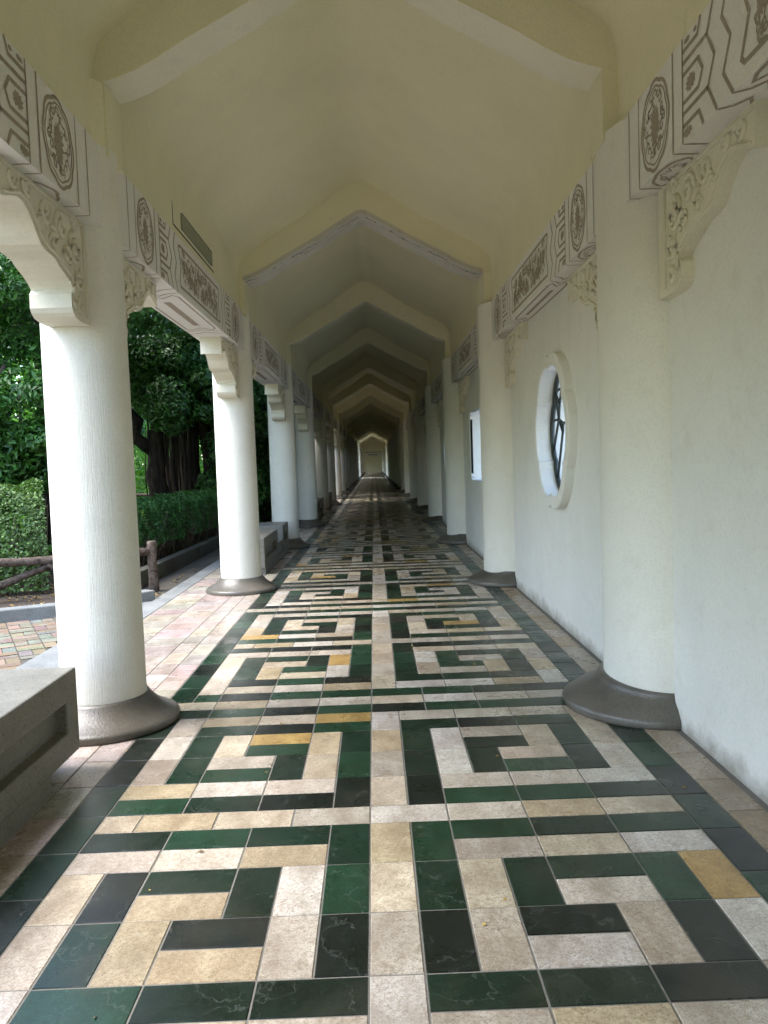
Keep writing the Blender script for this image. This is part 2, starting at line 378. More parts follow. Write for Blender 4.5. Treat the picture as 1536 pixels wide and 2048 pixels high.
# ceiling, with the roof above
def segs():
    """spans of Y with a roof over them"""
    return [(YS, YE)]
b = MB(); rb = MB()
CF = full(CEI)
for a, e in segs():
    n = int((e-a)/BAY*3)+1; ys = np.linspace(a, e, n+1)
    vs = [(x if x >= 0 else x*(1-.055*min(1, max(0, -x-.9)/.3)), y, z) for y in ys for x, z in CF]; k = len(CF)
    b.add(vs, [(j*k+i, (j+1)*k+i, (j+1)*k+i+1, j*k+i+1) for j in range(n) for i in range(k-1)], 0, True)
    for sx in (-1, 1):
        rb.add([(0, a-.4, 4.75), (sx*1.95, a-.4, 3.62), (sx*1.95, e+.2, 3.62), (0, e+.2, 4.75), (0, a-.4, 4.62), (sx*1.95, a-.4, 3.50), (sx*1.95, e+.2, 3.50), (0, e+.2, 4.62)],
               [(0, 1, 2, 3), (4, 7, 6, 5), (0, 4, 5, 1), (1, 5, 6, 2), (2, 6, 7, 3)])
b.build('ceiling', M['ceil'], COR); rb.build('roof', M['roof'], COR)
# frieze walls between the beams and the ceiling
b = MB()
for a, e in segs():
    b.box((-1.56, a, ZT), (BL-.035, e, 3.50)); b.box((BR+.035, a, ZT), (1.75, e, 3.50))
b.build('frieze_wall', M['ceil'], COR)

# arches
SF = full(SOF)
def arch_mesh(name, edge_mat, hf=.09, hy=.17):
    b = MB()
    inn = SF; out = [(x*1.0, z+.42) for x, z in SF]
    n = len(SF)
    for (pa, pb) in zip(range(n-1), range(1, n)):
        q = [inn[pa], inn[pb], out[pb], out[pa]]
        f0 = [(x, -hf, z) for x, z in q]; f1 = [(x, hy, z) for x, z in q]
        b.add(f0+f1, [(0, 1, 2, 3), (7, 6, 5, 4)], 0)
        b.add([f0[0], f0[1], f1[1], f1[0]], [(0, 3, 2, 1)], 1, True)
    for sx in (-1, 1):
        x0, x1 = (-1.5, -1.262) if sx < 0 else (1.285, 1.62)
        z1 = 3.7
        b.box((x0, -hf+.004, 2.98), (x1, hy-.004, z1), 0)
    me = b.mesh(name, [M['ceil'], edge_mat]); return me
AM = arch_mesh('arch', M['soffit']); AM2 = arch_mesh('arch', M['soffit'], .22, .22)
def arch2_mesh():
    """second arch: its soffit edge is weathered, with a dark crack running along it"""
    b = MB(); rg = random.Random(5)
    for i in range(1, len(SF)-2):
        (xa, za), (xb, zb) = SF[i], SF[i+1]
        L = math.hypot(xb-xa, zb-za)
        b.add([(xa, -.226, za-.004), (xb, -.226, zb-.004), (xb, -.226, zb+.035), (xa, -.226, za+.035)], [(0, 1, 2, 3)], 0)
        b.add([(xa, -.226, za-.004), (xa, .22, za-.004), (xb, .22, zb-.004), (xb, -.226, zb-.004)], [(0, 1, 2, 3)], 0)
    # cracks along the soffit
    for i in range(1, len(SF)-2):
        (xa, za), (xb, zb) = SF[i], SF[i+1]
        m_ = max(2, int(math.hypot(xb-xa, zb-za)/.045))
        for j in range(m_):
            if rg.random() < .3: continue
            t0, t1 = j/m_, (j+.85)/m_; w_ = rg.uniform(.004, .022); yy = -.10+rg.uniform(-.02, .02)
            P = [(xa+(xb-xa)*t, za+(zb-za)*t-.0055) for t in (t0, t1)]
            b.add([(P[0][0], yy-w_, P[0][1]), (P[1][0], yy-w_*rg.uniform(.3, 1), P[1][1]), (P[1][0], yy+w_*.3, P[1][1]), (P[0][0], yy+w_*.5, P[0][1])], [(0, 3, 2, 1)], 1)
    for yy in (-.226, .02):      # the two beads of the moulded edge
        b.tube([(x, yy, z-.006) for x, z in SF[1:-1]], .009, 6, 0)
    return b.mesh('soffit_edge', [M['peel'], M['seam']])
for k in range(K0, K1+1):
    o = obj('arch', AM2 if k == 1 else AM, COR, (0.015, yk(k), 0))
    if k == 1: obj('soffit_edge', arch2_mesh(), o)

# --- columns (left) with terrazzo base and two carved brackets
def column_mesh():
    b = MB(); pr = [(.222, .13)]+[(.222-.010*(z/3.4), z) for z in (.6, 1.2, 1.8, 2.4, 3.02)]
    b.lathe(pr, 40); b.lathe([(.213, 3.02), (.212, 3.34)], 40, mi=1); return b.mesh('column', [M['col'], M['ceil']])
def base_prof(R0, r1): return [(0.0, .0), (R0-.004, 0), (R0, .008), (R0+.002, .03), (R0-.006, .042), (R0-.022, .05), (R0-.055, .066), (R0-.09, .088), (r1+.035, .118), (r1+.012, .145), (r1+.004, .158), (r1-.03, .160), (0, .160)]
def base_mesh():
    b = MB(); b.lathe(base_prof(.39, .232), 48); return b.mesh('column_base', M['base'])
BP = [(1.12, 2.61), (1.12, 2.45), (1.075, 2.458), (1.03, 2.474), (.97, 2.492), (.92, 2.488), (.87, 2.465), (.82, 2.424), (.785, 2.385), (.75, 2.358), (.70, 2.343), (.64, 2.338), (.60, 2.332), (.56, 2.312),
      (.50, 2.292), (.45, 2.272), (.415, 2.25), (.405, 2.238), (.428, 2.215), (.430, 2.15), (.415, 2.128), (.385, 2.11), (.32, 2.10), (.15, 2.10), (.15, 2.61)]
def spiral(cx, cz, r, turns, ph, sgn=1, n=26):
    return [(cx+r*(1-.8*t)*math.cos(ph+sgn*turns*2*math.pi*t), cz+r*(1-.8*t)*math.sin(ph+sgn*turns*2*math.pi*t)) for t in [i/(n-1) for i in range(n)]]
def bracket_mesh(side, d_off=0., th=.20, sgn=1):
    """side -1: left bracket with its carved face towards +x; local origin on the column axis, d grows along sgn*y"""
    b = MB(); xin = .0; xo = side*th; face = -side
    fn = lambda a, z, d: (d, sgn*(a+d_off), z)
    b.prism([(a, z) for a, z in BP], fn, xin, xo, 0)
    F3 = lambda pts: [(xin+face*.003, sgn*(a+d_off), z) for a, z in pts]
    # carved scrolls standing off the inner face
    S = [(.52, 2.50, .062, 1.5, 0, 1), (.36, 2.44, .075, 1.6, 1.2, -1), (.70, 2.52, .055, 1.4, 2.5, 1), (.88, 2.555, .038, 1.3, .5, -1), (1.02, 2.548, .036, 1.3, 3, 1),
         (.34, 2.30, .055, 1.3, 2, 1), (.47, 2.385, .045, 1.2, 4, -1), (.62, 2.42, .045, 1.2, 1, 1), (.33, 2.19, .045, 1.1, 0, -1), (.76, 2.44, .03, 1.2, 0, 1), (.36, 2.56, .035, 1.2, 0, 1)]
    for cx, cz, r, t, ph, sg2 in S: b.tube(F3(spiral(cx, cz, r*1.1, t, ph, sg2, 20)), .0125, 6)
    rim = [(a-.022 if a > .5 else a-.018, z+.022) for a, z in BP[1:22]]
    b.tube(F3(rim), .007, 6); b.tube(F3([(.24, 2.13), (.24, 2.35), (.245, 2.58)]), .007, 6); b.tube(F3([(.25, 2.588), (1.10, 2.588)]), .008, 6)
    rg = random.Random(11)
    for i in range(30):      # small leaves between the scrolls
        a = rg.uniform(.28, 1.02); z = rg.uniform(2.16, 2.57)
        lim = np.interp(a, [p[0] for p in BP[1:23]][::-1], [p[1] for p in BP[1:23]][::-1])
        if z < lim+.03: continue
        an = rg.uniform(0, 6.28); L = rg.uniform(.015, .035)
        b.tube(F3([(a, z), (a+L*.6*math.cos(an), z+L*.6*math.sin(an)), (a+L*math.cos(an+.7), z+L*math.sin(an+.7))]), [.004, .012, .003], 6)
    me = b.mesh('bracket', M['carve']); return me
CM, BM_ = column_mesh(), base_mesh()
BKL = {s: bracket_mesh(-1, 0, .20, s) for s in (1, -1)}
for k in range(K0, K1+1):
    c = obj('column', CM, COR, (XL, yk(k), 0)); obj('column_base', BM_, c)
    for s in (1, -1):
        if (k == K0 and s == -1) or (k == K1 and s == 1): continue
        obj('bracket', BKL[s], c, (.10, 0, 0))
# --- engaged columns (right)
PP = [(-.246*math.cos(t), .43*math.sin(t)) for t in [math.pi*.52*i/16 for i in range(17)]]
def pil_loop(k=1., grow=0): return [(x-grow, -y*k-grow*.6) for x, y in PP[::-1]]+[(x-grow, y*k+grow*.6) for x, y in PP[1:]]
b = MB(); lp = [(x, y*.9) for x, y in pil_loop()]; zz = [.13, 1.2, 2.4, ZT]
vs = [(x, y, z) for z in zz for x, y in lp]; n = len(lp)
b.add(vs, [(j*n+i, (j+1)*n+i, (j+1)*n+i+1, j*n+i+1) for j in range(3) for i in range(n-1)], 0, True)
PM = b.mesh('pilaster', M['col'])
for i_, v_ in enumerate(b.v): b.v[i_] = (v_[0]*1.22, v_[1], v_[2])
PM2 = b.mesh('pilaster', M['col'])
b = MB(); b.lathe(base_prof(.465, .25), 56, a0=math.pi*.44, a1=math.pi*1.56)
for i_, v_ in enumerate(b.v):
    r0 = math.hypot(v_[0], v_[1]); ry = r0 if r0 < .2 else .385+(r0-.25)*.42
    b.v[i_] = (v_[0]-.02, v_[1]*(ry/max(r0, 1e-6)), v_[2])
PBM = b.mesh('column_base', M['base'])
BKR = {s: bracket_mesh(1, .26, .07, s) for s in (1, -1)}
for k in range(K0, K1+1):
    c = obj('pilaster', PM if k < 1 else PM2, COR, (XR, yk(k), 0)); obj('column_base', PBM, c)
    for s in (1, -1):
        bay = k if s == 1 else k-1
        if bay in OPEN_SIDE or bay < K0 or bay >= K1: continue
        obj('bracket', BKR[s], c, (1.465-XR, 0, 0))

# --- painted beams
def scallop(cx, cz, rx, rz, lobes=8, amp=.07, n=72, ph=0):
    return [(cx+rx*(1-amp+amp*abs(math.cos(lobes/2*t+ph))**.6)*math.cos(t), cz+rz*(1-amp+amp*abs(math.cos(lobes/2*t+ph))**.6)*math.sin(t)) for t in [2*math.pi*i/n for i in range(n)]]
def spiky(cx, cz, rx, rz, rg, n=34):
    return [(cx+rx*math.cos(t)*(1 if i % 2 else rg.uniform(.55, .85)), cz+rz*math.sin(t)*(1 if i % 2 else rg.uniform(.6, .85))) for i, t in [(i, 2*math.pi*i/n) for i in range(n)]]
def cloud(cx, cz, s_, rg):
    """one painted cloud curl: a hook that swells and tapers"""
    ph = rg.uniform(0, 6.28); sg_ = rg.choice((1, -1)); p = spiral(cx, cz, s_, rg.uniform(.6, 1.0), ph, sg_, 12)
    q = (p[0][0]+s_*.9*math.cos(ph+sg_*-1.2), p[0][1]+s_*.9*math.sin(ph+sg_*-1.2))
    pts = [q]+p; wd = [.002]+[s_*(.30 if i < 6 else .22) for i in range(len(p))]; return pts, wd
def beam_pattern(b, fn, H, mi=1, full_=True):
    rg = random.Random(21)
    lines = []; polys = []
    V = lambda w_, t=.007: lines.append(([(w_, 0), (w_, H)], t, False))
    half = []
    half += [([(.32, 0), (.32, H)], .007), ([(.46, 0), (.46, H)], .007), ([(.885, 0), (.885, H)], .010), ([(.99, 0), (.99, H)], .009)]
    half += [([(.99, .355), (1.14, .355), (1.17, H)], .012), ([(.99, .31), (1.225, .31)], .012), ([(.99, .265), (1.145, .265), (1.185, .208), (1.147, .155), (.99, .155)], .012),
             ([(.99, .113), (1.235, .113)], .012), ([(.99, .064), (1.15, .064), (1.19, .0)], .012),
             ([(1.285, H), (1.225, .31), (1.291, .208), (1.233, .113), (1.31, 0)], .011), ([(1.41, H), (1.352, .305), (1.422, .206), (1.364, .101), (1.442, 0)], .011)]
    for pts, t in half:
        for mir in (0, 1):
            p = [(4.5-a if mir else a, v) for a, v in pts]; b.ribbon(p, t, fn, .0016, False, mi)
    cp = [(1.505, .335), (1.562, .207), (1.505, .082), (1.53, .06)]
    cp = cp+[(4.5-a, v) for a, v in cp[::-1]]; cp += [(4.5-1.53, .352), (1.53, .352)]
    b.ribbon(cp, .013, fn, .0016, True, mi)
    for c0 in (.67, 4.5-.67):
        b.ribbon(scallop(c0, .205, .172, .192), .011, fn, .0016, True, mi); b.ribbon(scallop(c0, .205, .148, .166), .006, fn, .0018, True, mi)
        pl = spiky(c0, .20, .062, .10, rg)
        ce = fn(c0, .20, .0017); vs = [ce]+[fn(a, v, .0017) for a, v in pl]
        b.add(vs, [(0, i+1, (i+1) % len(pl)+1) for i in range(len(pl))], mi)
        for i in range(22):
            t = 2*math.pi*(i+rg.uniform(-.3, .3))/22; rr = rg.uniform(.60, .82); a, v = c0+.148*rr*math.cos(t), .205+.166*rr*math.sin(t)
            p, wd = cloud(a, v, rg.uniform(.017, .026), rg); b.ribbon(p, [x*1.0 for x in wd], fn, .0019, False, mi)
    for base in (0, 1):
        for (a, v, rx, rz) in ((1.07, .21, .05, .036), (1.04, .385, .035, .014), (1.04, .03, .045, .022), (1.12, .385, .02, .012)):
            a = 4.5-a if base else a; pl = spiky(a, v, rx, rz, rg, 20); vs = [fn(a, v, .0017)]+[fn(p, q, .0017) for p, q in pl]
            b.add(vs, [(0, i+1, (i+1) % 20+1) for i in range(20)], mi)
    # long middle panel: a writhing band of dragon and cloud strokes
    for i in range(210):
        a = rg.uniform(1.60, 2.9); v = rg.uniform(.095, .318)
        p, wd = cloud(a, v, rg.uniform(.016, .030), rg); b.ribbon(p, [x*1.15 for x in wd], fn, .0017+i*2e-6, False, mi)
    for i in range(16):
        a = 1.66+i*.079; v = .205+.05*math.sin(i*1.25); pl = spiky(a, v, .042, .036, rg, 18); vs = [fn(a, v, .0022)]+[fn(p, q, .0022) for p, q in pl]
        b.add(vs, [(0, j+1, (j+1) % 18+1) for j in range(18)], mi)
def soffit_pattern(b, fn, Wd, mi=1):
    """paint on the underside; a along the beam, v from 0 (inner edge) outwards"""
    rg = random.Random(4)
    for a in (.32, .46, .885, .99):
        for m_ in (0, 1):
            q = 4.5-a if m_ else a; b.ribbon([(q, 0), (q, Wd)], .008, fn, .0016, False, mi)
    for dz in (0, .13):
        for m_ in (0, 1):
            p = [(1.31+dz, 0), (1.34+dz, Wd*.3), (1.40+dz, Wd*.5), (1.34+dz, Wd*.7), (1.31+dz, Wd)]; p = [(4.5-a if m_ else a, v) for a, v in p]
            b.ribbon(p, .010, fn, .0016, False, mi)
    if Wd > .15:
        b.ribbon([(1.52, Wd*.2), (1.62, Wd*.5), (1.52, Wd*.8), (1.58, Wd*.9), (2.92, Wd*.9), (2.98, Wd*.8), (2.88, Wd*.5), (2.98, Wd*.2), (2.92, Wd*.1), (1.58, Wd*.1)], .010, fn, .0016, True, mi)
        b.ribbon([(1.75, Wd/2), (2.75, Wd/2)], Wd*.11, fn, .0017, False, mi)
    for c0 in (.67, 4.5-.67):
        b.ribbon(scallop(c0, Wd/2, .17, Wd*.42), .010, fn, .0016, True, mi)
        for i in range(14):
            t = i*.45; p, wd = cloud(c0+.10*math.cos(t), Wd/2+Wd*.22*math.sin(t), .018, rg); b.ribbon(p, [x*.8 for x in wd], fn, .0018, False, mi)
def beam_mesh(side):
    b = MB(); g = .0
    H = ZT-ZB
    if side < 0:
        b.box((-1.60, .10, ZB), (BL, BAY-.10, ZT), 0)
        beam_pattern(b, lambda a, v, o: (BL+o, a, ZB+v), H); soffit_pattern(b, lambda a, v, o: (BL-v, a, ZB-o), .32)
        beam_pattern(b, lambda a, v, o: (-1.60-o, a, ZB+v), H)
    else:
        b.box((BR, .10, ZB), (1.58, BAY-.10, ZT), 0)
        beam_pattern(b, lambda a, v, o: (BR-o, a, ZB+v), H); soffit_pattern(b, lambda a, v, o: (BR+v, a, ZB-o), .165)
    return b.mesh('painted_beam', [M['beam'], M['paint']])
BML, BMR = beam_mesh(-1), beam_mesh(1)
for k in range(K0, K1):
    obj('painted_beam', BML, COR, (0, yk(k), 0)); obj('painted_beam', BMR, COR, (0, yk(k), 0))

# --- right wall with its shaped windows
ZC = 1.56
def wshape(kind):
    def r(t):
        c, s = math.cos(t), math.sin(t)
        if kind == 0:   # six-lobed flower
            k = .90+.10*abs(math.cos(3*t))**.55
            return .53*k/math.sqrt(c*c+(s*.53/.535)**2)
        if kind == 1:   # upright octagon with cut corners
            a = .70/max(abs(c), 1e-6); b_ = .50/max(abs(s), 1e-6); d = 1.13/(abs(c)+abs(s)); return min(a, b_, d)
        return min(.48/max(abs(s), 1e-6), .75/(abs(c)+abs(s)*.6))
    return r
def wall_panel(b, ya, yb, kind, yc):
    z0, z1 = 0., ZT+.02
    if kind is None: b.box((WALLX, ya, z0), (WALLX+.40, yb, z1)); return
    r = wshape(kind)
    cor = [math.atan2(z-ZC, y-yc) % (2*math.pi) for y in (ya, yb) for z in (z0, z1)]
    T = sorted(set([2*math.pi*i/96 for i in range(96)]+cor)); n = len(T)
    inner = [(yc+r(t)*math.cos(t), ZC+r(t)*math.sin(t)) for t in T]; outer = []
    for t in T:
        c, s = math.cos(t), math.sin(t); k = 1e9
        if c > 1e-9: k = min(k, (yb-yc)/c)
        if c < -1e-9: k = min(k, (ya-yc)/c)
        if s > 1e-9: k = min(k, (z1-ZC)/s)
        if s < -1e-9: k = min(k, (z0-ZC)/s)
        outer.append((yc+k*c, ZC+k*s))
    for X, flip in ((WALLX, 0), (WALLX+.40, 1)):
        vs = [(X, y, z) for y, z in inner]+[(X, y, z) for y, z in outer]
        fs = [(i, n+i, n+(i+1) % n, (i+1) % n) for i in range(n)]
        b.add(vs, [f[::-1] for f in fs] if flip else fs)
    b.add([(WALLX, y, z) for y, z in inner]+[(WALLX+.40, y, z) for y, z in inner], [(i, (i+1) % n, n+(i+1) % n, n+i) for i in range(n)])
    return T, r
runs = {}
def rim_mesh(kind):
    b = MB(); r = wshape(kind); n = 120; T = [2*math.pi*i/n for i in range(n)]
    I = [(r(t)*math.cos(t), r(t)*math.sin(t)) for t in T]; O = [((r(t)+.10)*math.cos(t), (r(t)+.10)*math.sin(t)) for t in T]
    p = .068 if kind == 0 else .006
    if kind: O = [((r(t)+.02)*math.cos(t), (r(t)+.02)*math.sin(t)) for t in T]
    L = [[(0.001, *q) for q in O], [(-p+.008, *q) for q in O], [(-p, q[0]*.985, q[1]*.985) for q in O], [(-p, q[0]*1.015, q[1]*1.015) for q in I], [(-p+.008, *q) for q in I], [(.035, *q) for q in I]]
    vs = [v for l_ in L for v in l_]
    b.add(vs, [(j*n+i, j*n+(i+1) % n, (j+1)*n+(i+1) % n, (j+1)*n+i) for j in range(len(L)-1) for i in range(n)], 0, False)
    return b.mesh('window_rim', M['wall'])
def lattice_mesh(kind):
    """ice-crack lattice: irregular straight bars inside a dark frame"""
    b = MB(); r = wshape(kind); n = 60; T = [2*math.pi*i/n for i in range(n)]
    b.tube([(0, r(t)*.985*math.cos(t), r(t)*.985*math.sin(t)) for t in T+[T[0]]], .022, 6, 0, False)
    rg = random.Random(8+kind); pts = []
    for i in range(14 if kind == 0 else 26):
        t = rg.uniform(0, 6.28); k = rg.uniform(.1, .85); pts.append((r(t)*k*math.cos(t), r(t)*k*math.sin(t)))
    ring = [(r(t)*.98*math.cos(t), r(t)*.98*math.sin(t)) for t in [2*math.pi*(i+.4)/12 for i in range(12)]]
    P = pts+ring; E = set()
    for i, p in enumerate(P):
        d = sorted(range(len(P)), key=lambda j: (P[j][0]-p[0])**2+(P[j][1]-p[1])**2)[1:4]
        for j in d:
            if not (i >= len(pts) and j >= len(pts)): E.add((min(i, j), max(i, j)))
    for i, j in E: b.tube([(0, *P[i]), (0, *P[j])], .011, 5)
    return b.mesh('lattice', M['lattice'])
RIM = [rim_mesh(k) for k in range(3)]; LAT = [lattice_mesh(k) for k in range(3)]
for k in range(K0, K1):
    if k in OPEN_SIDE: continue
    kind = k % 3 if 0 <= k <= 2 else None; yc = yk(k)+(2.03 if kind == 0 else 2.50)
    rk = sum(k > q for q in OPEN_SIDE); runs.setdefault(rk, MB()); wall_panel(runs[rk], yk(k), yk(k+1), kind, yc)
    if kind is None: continue
    wo = obj('window', RIM[kind], COR, (WALLX, yc, ZC)); obj('lattice', LAT[kind], wo, (.075 if kind == 0 else .36, 0, 0))
for wb in runs.values(): wb.build('wall', M['wall'], COR)
# end wall with an inscription board
b = MB(); b.box((-1.7, YE+.25, 0), (1.75, YE+.5, 4.5)); ew = b.build('end_wall', M['ceil'], COR)
b = MB(); b.box((-.95, YE+.21, 2.32), (.98, YE+.248, 2.72)); ib = bevel(b.build('inscription_board', M['beam'], ew))
b = MB()
b.box((-1.2, YE+.235, 2.86), (1.25, YE+.249, 2.92))
for i in range(9): b.box((-.62+i*.145, YE+.204, 2.44), (-.62+i*.145+.10, YE+.2095, 2.60))
b.build('inscription', M['ink'], ew)
# ceiling access board above the left beam
b = MB(); xb = BL-.024
b.box((xb, 3.98, 3.135), (xb+.012, 5.08, 3.25), 0)
b.box((xb, 3.73, 3.10), (xb+.0015, 3.742, 3.30), 1); b.box((xb, 3.742, 3.095), (xb+.0015, 5.18, 3.107), 1)
b.box((xb+.012, 3.98, 3.247), (xb+.0135, 5.08, 3.251), 1)
b.build('access_board', [M['hatch'], M['seam']], COR)

# ------------------------------------------------------------------ benches
def bench(y0, y1, label, split=None, group='stone benches between the left columns', foot=.33):
    t = thing('stone_bench', label, 'bench', (XL, (y0+y1)/2, 0), group)
    cyy = (y0+y1)/2; xi, xo = .10, -.36
    blocks = [(y0, y1)] if not split else [(y0, split[0]), (split[1], y1)]
    for a, e in blocks:
        b = MB(); a -= cyy; e -= cyy
        # block with a sunken oblong panel on the walkway side
        ra, re, z0, z1, dp = a+.13, e-.13, .20, .335, .06
        A = [(a, .085), (e, .085), (e, .47), (a, .47)]; Bq = [(ra, z0), (re, z0), (re, z1), (ra, z1)]
        vs = [(xi, *p) for p in A]+[(xi, *p) for p in Bq]+[(xi-dp, *p) for p in Bq]+[(xo, *p) for p in A]
        fs = [(i, (i+1) % 4, 4+(i+1) % 4, 4+i) for i in range(4)]+[(4+i, 4+(i+1) % 4, 8+(i+1) % 4, 8+i) for i in range(4)]+[(8, 9, 10, 11)]
        fs += [(i, 12+i, 12+(i+1) % 4, (i+1) % 4) for i in range(4)]+[(15, 14, 13, 12)]
        b.add(vs, fs); o = b.build('seat_block', M['bench'], t); bevel(o, .009)
    if split:
        b = MB(); b.box((xo+.03, split[0]-cyy-.01, .085), (xi-.02, split[1]-cyy+.01, .25)); bevel(b.build('link', M['bench'], t), .006)
    b = MB(); b.box((xo+.05, y0-cyy+(foot if not split else .05), 0), (xi-.004, y1-cyy-(foot if not split else .05), .088)); b.build('foot', M['bench'], t)
    return t
bench(-1.3, 1.61, 'grey stone bench with a sunken oblong panel beside the nearest left column')
b2 = bench(7.95, 10.75, 'stone bench with a low gap between two blocks beyond the second left column', (9.35, 10.0))
names = {}
for k in range(3, K1):
    if k in (5, 6, 15): continue
    c = copy_tree(b2); c.location = (XL, yk(k)+2.6, 0)
    c['label'] = 'stone bench just beyond the third left column' if k == 3 else 'stone bench just beyond the fourth left column' if k == 4 else 'dark stone bench seen end on against the far left columns'

# ------------------------------------------------------------------ ground outside
def sheet(name, pts, z, mat):
    b = MB(); b.add([(x, y, z) for x, y in pts], [tuple(range(len(pts)))]); return tag(b.build(name, mat), kind='structure')
sheet('ground', [(-400, -300), (400, -300), (400, 500), (-400, 500)], -.31, M['grass'])
sheet('yard', [(1.75, -60), (120, -60), (120, 200), (1.75, 200)], -.29, M['yard'])
b = MB(); b.box((-14, 5.9, -.3), (-2.78, 130, -.02)); tag(b.build('soil_bed', M['soil']), kind='structure')
b = MB(); b.box((-2.79, 6.45, -.29), (-2.29, 130, -.055)); tag(b.build('drain_path', M['gutter']), kind='structure')
# granite edging of the floor
b = MB(); rg = random.Random(2); y = YS
while y < 60:
    L = rg.uniform(.85, 1.1); b.box((-2.305, y+.002, -.2), (-2.116, y+L-.002, .001+rg.uniform(-.001, .001))); y += L
tag(bevel(b.build('kerb', M['kerb']), .004), kind='structure')
# brick paving of the little square, herringbone
b = MB(); cols = []; rg = random.Random(9)
ang = R(28); ca_, sa_ = math.cos(ang), math.sin(ang); bw = .10; bl = .20
for i in range(-60, 60):
    for j in range(-60, 60):
        if (i+j) % 2: continue
        for q in (0, 1):
            # basket of paired bricks on a turned grid
            cx, cy_ = i*.205, j*.205
            if q == 0: r0 = (cx-.10, cy_-.10, cx+.10, cy_-.002)
            else: r0 = (cx-.10, cy_+.002, cx+.10, cy_+.10)
            for alt in (0, 1):
                x0, y0, x1, y1 = r0
                if alt: x0, y0, x1, y1 = cx+.205+(y0-cy_), cy_+(r0[0]-cx), cx+.205+(y1-cy_), cy_+(r0[2]-cx)
                mx, my = (x0+x1)/2, (y0+y1)/2; X = -5+mx*ca_-my*sa_; Y = 2+mx*sa_+my*ca_
                if X > -2.56 or X < -9 or Y < -5 or Y > 4.35+.42*(X+5.9)+.25: continue
                P = []
                for (px, py) in ((x0+.002, y0+.002), (x1-.002, y0+.002), (x1-.002, y1-.002), (x0+.002, y1-.002)): P.append((-5+px*ca_-py*sa_, 2+px*sa_+py*ca_))
                z = -.03+rg.uniform(-.002, .002)
                b.add([(px, py, z) for px, py in P], [(0, 1, 2, 3)]); k_ = rg.random()
                c_ = (.21, .155, .115) if k_ < .45 else (.26, .205, .16) if k_ < .8 else (.19, .185, .145)
                cols.append([v*rg.uniform(.85, 1.15) for v in c_]+[1])
o = b.build('brick_paving', M['brick']); a_ = o.data.attributes.new('tile_color', 'FLOAT_COLOR', 'FACE'); a_.data.foreach_set('color', [x for c in cols for x in c]); tag(o, kind='structure')
b = MB(); b.add([(-9, -16, -.036), (-2.3, -16, -.036), (-2.3, 6.45, -.036), (-9, 4, -.036)], [(0, 1, 2, 3)]); tag(b.build('paving_bed', M['gutter']), kind='structure')
tag(bevel((lambda q: (q.box((-2.3, -22, -.3), (6, YS-.004, -.02)), q.build('forecourt', M['kerb']))[1])(MB())), kind='structure')
b = MB(); b.box((-2.545, -16, -.2), (-2.306, 6.3, -.012)); tag(b.build('kerb_apron', M['kerb']), kind='structure')
# kerb of the planting bed, bending to the walkway
def kerb_run(pts, w_, z0, z1, mat, name='kerb', joint=.9):
    b = MB(); P = [Vector((x, y, 0)) for x, y in pts]
    for p, q in zip(P[:-1], P[1:]):
        d = (q-p); L = d.length; d.normalize(); n = Vector((-d.y, d.x, 0)); m_ = max(1, round(L/joint))
        for i in range(m_):
            a = p+d*(L*i/m_+.003); e = p+d*(L*(i+1)/m_-.003); vs = []
            for z in (z0, z1): vs += [(*(a)[:2], z), (*(e)[:2], z), (*(e+n*w_)[:2], z), (*(a+n*w_)[:2], z)]
            b.add(vs, [(0, 3, 2, 1), (4, 5, 6, 7), (0, 1, 5, 4), (1, 2, 6, 5), (2, 3, 7, 6), (3, 0, 4, 7)])
    return tag(bevel(b.build(name, mat), .012), kind='structure')
kerb_run([(-8.5, 3.2), (-3.60, 5.42), (-3.05, 5.68), (-2.55, 6.10), (-2.31, 6.40)], .17, -.2, .09, M['kerb'])
kerb_run([(-2.80, 7.35), (-2.74, 10.5), (-2.72, 14), (-2.75, 22), (-2.75, 60)], .14, -.2, .15, M['oldkerb'])

# ------------------------------------------------------------------ plants
def leaf_mesh(name, pos, nrm, size, mat, aspect=2.2, fold=.25, droop=0.):
    """one mesh of pointed, folded leaves; pos (n,3), nrm (n,3) facing, size (n,)"""
    n = len(pos); rd = RNG.normal(size=(n, 3)); nrm = nrm/np.linalg.norm(nrm, axis=1, keepdims=True)
    t = np.cross(nrm, rd); t[:, 2] -= droop; t -= nrm*(t*nrm).sum(1, keepdims=True); t /= np.linalg.norm(t, axis=1, keepdims=True)+1e-9
    s = np.cross(nrm, t); L = size[:, None]; W = L/aspect
    v0 = pos-t*L*.5; v1 = pos+t*L*.5; m0 = pos-t*L*.05; l_ = m0+s*W*.5+nrm*W*fold; r = m0-s*W*.5+nrm*W*fold
    V = np.stack([v0, l_, v1, r], 1).reshape(-1, 3)
    idx = np.arange(n)[:, None]*4
    F = np.concatenate([idx+np.array([[0, 1, 2]]), idx+np.array([[0, 2, 3]])], 1).reshape(-1)
    me = bpy.data.meshes.new(name); me.vertices.add(len(V)); me.vertices.foreach_set('co', V.astype(np.float32).ravel())
    me.loops.add(len(F)); me.loops.foreach_set('vertex_index', F.astype(np.int32)); me.polygons.add(2*n)
    me.polygons.foreach_set('loop_start', np.arange(0, 6*n, 3, dtype=np.int32)); me.polygons.foreach_set('loop_total', np.full(2*n, 3, dtype=np.int32))
    me.materials.append(mat); me.update(calc_edges=True); return me
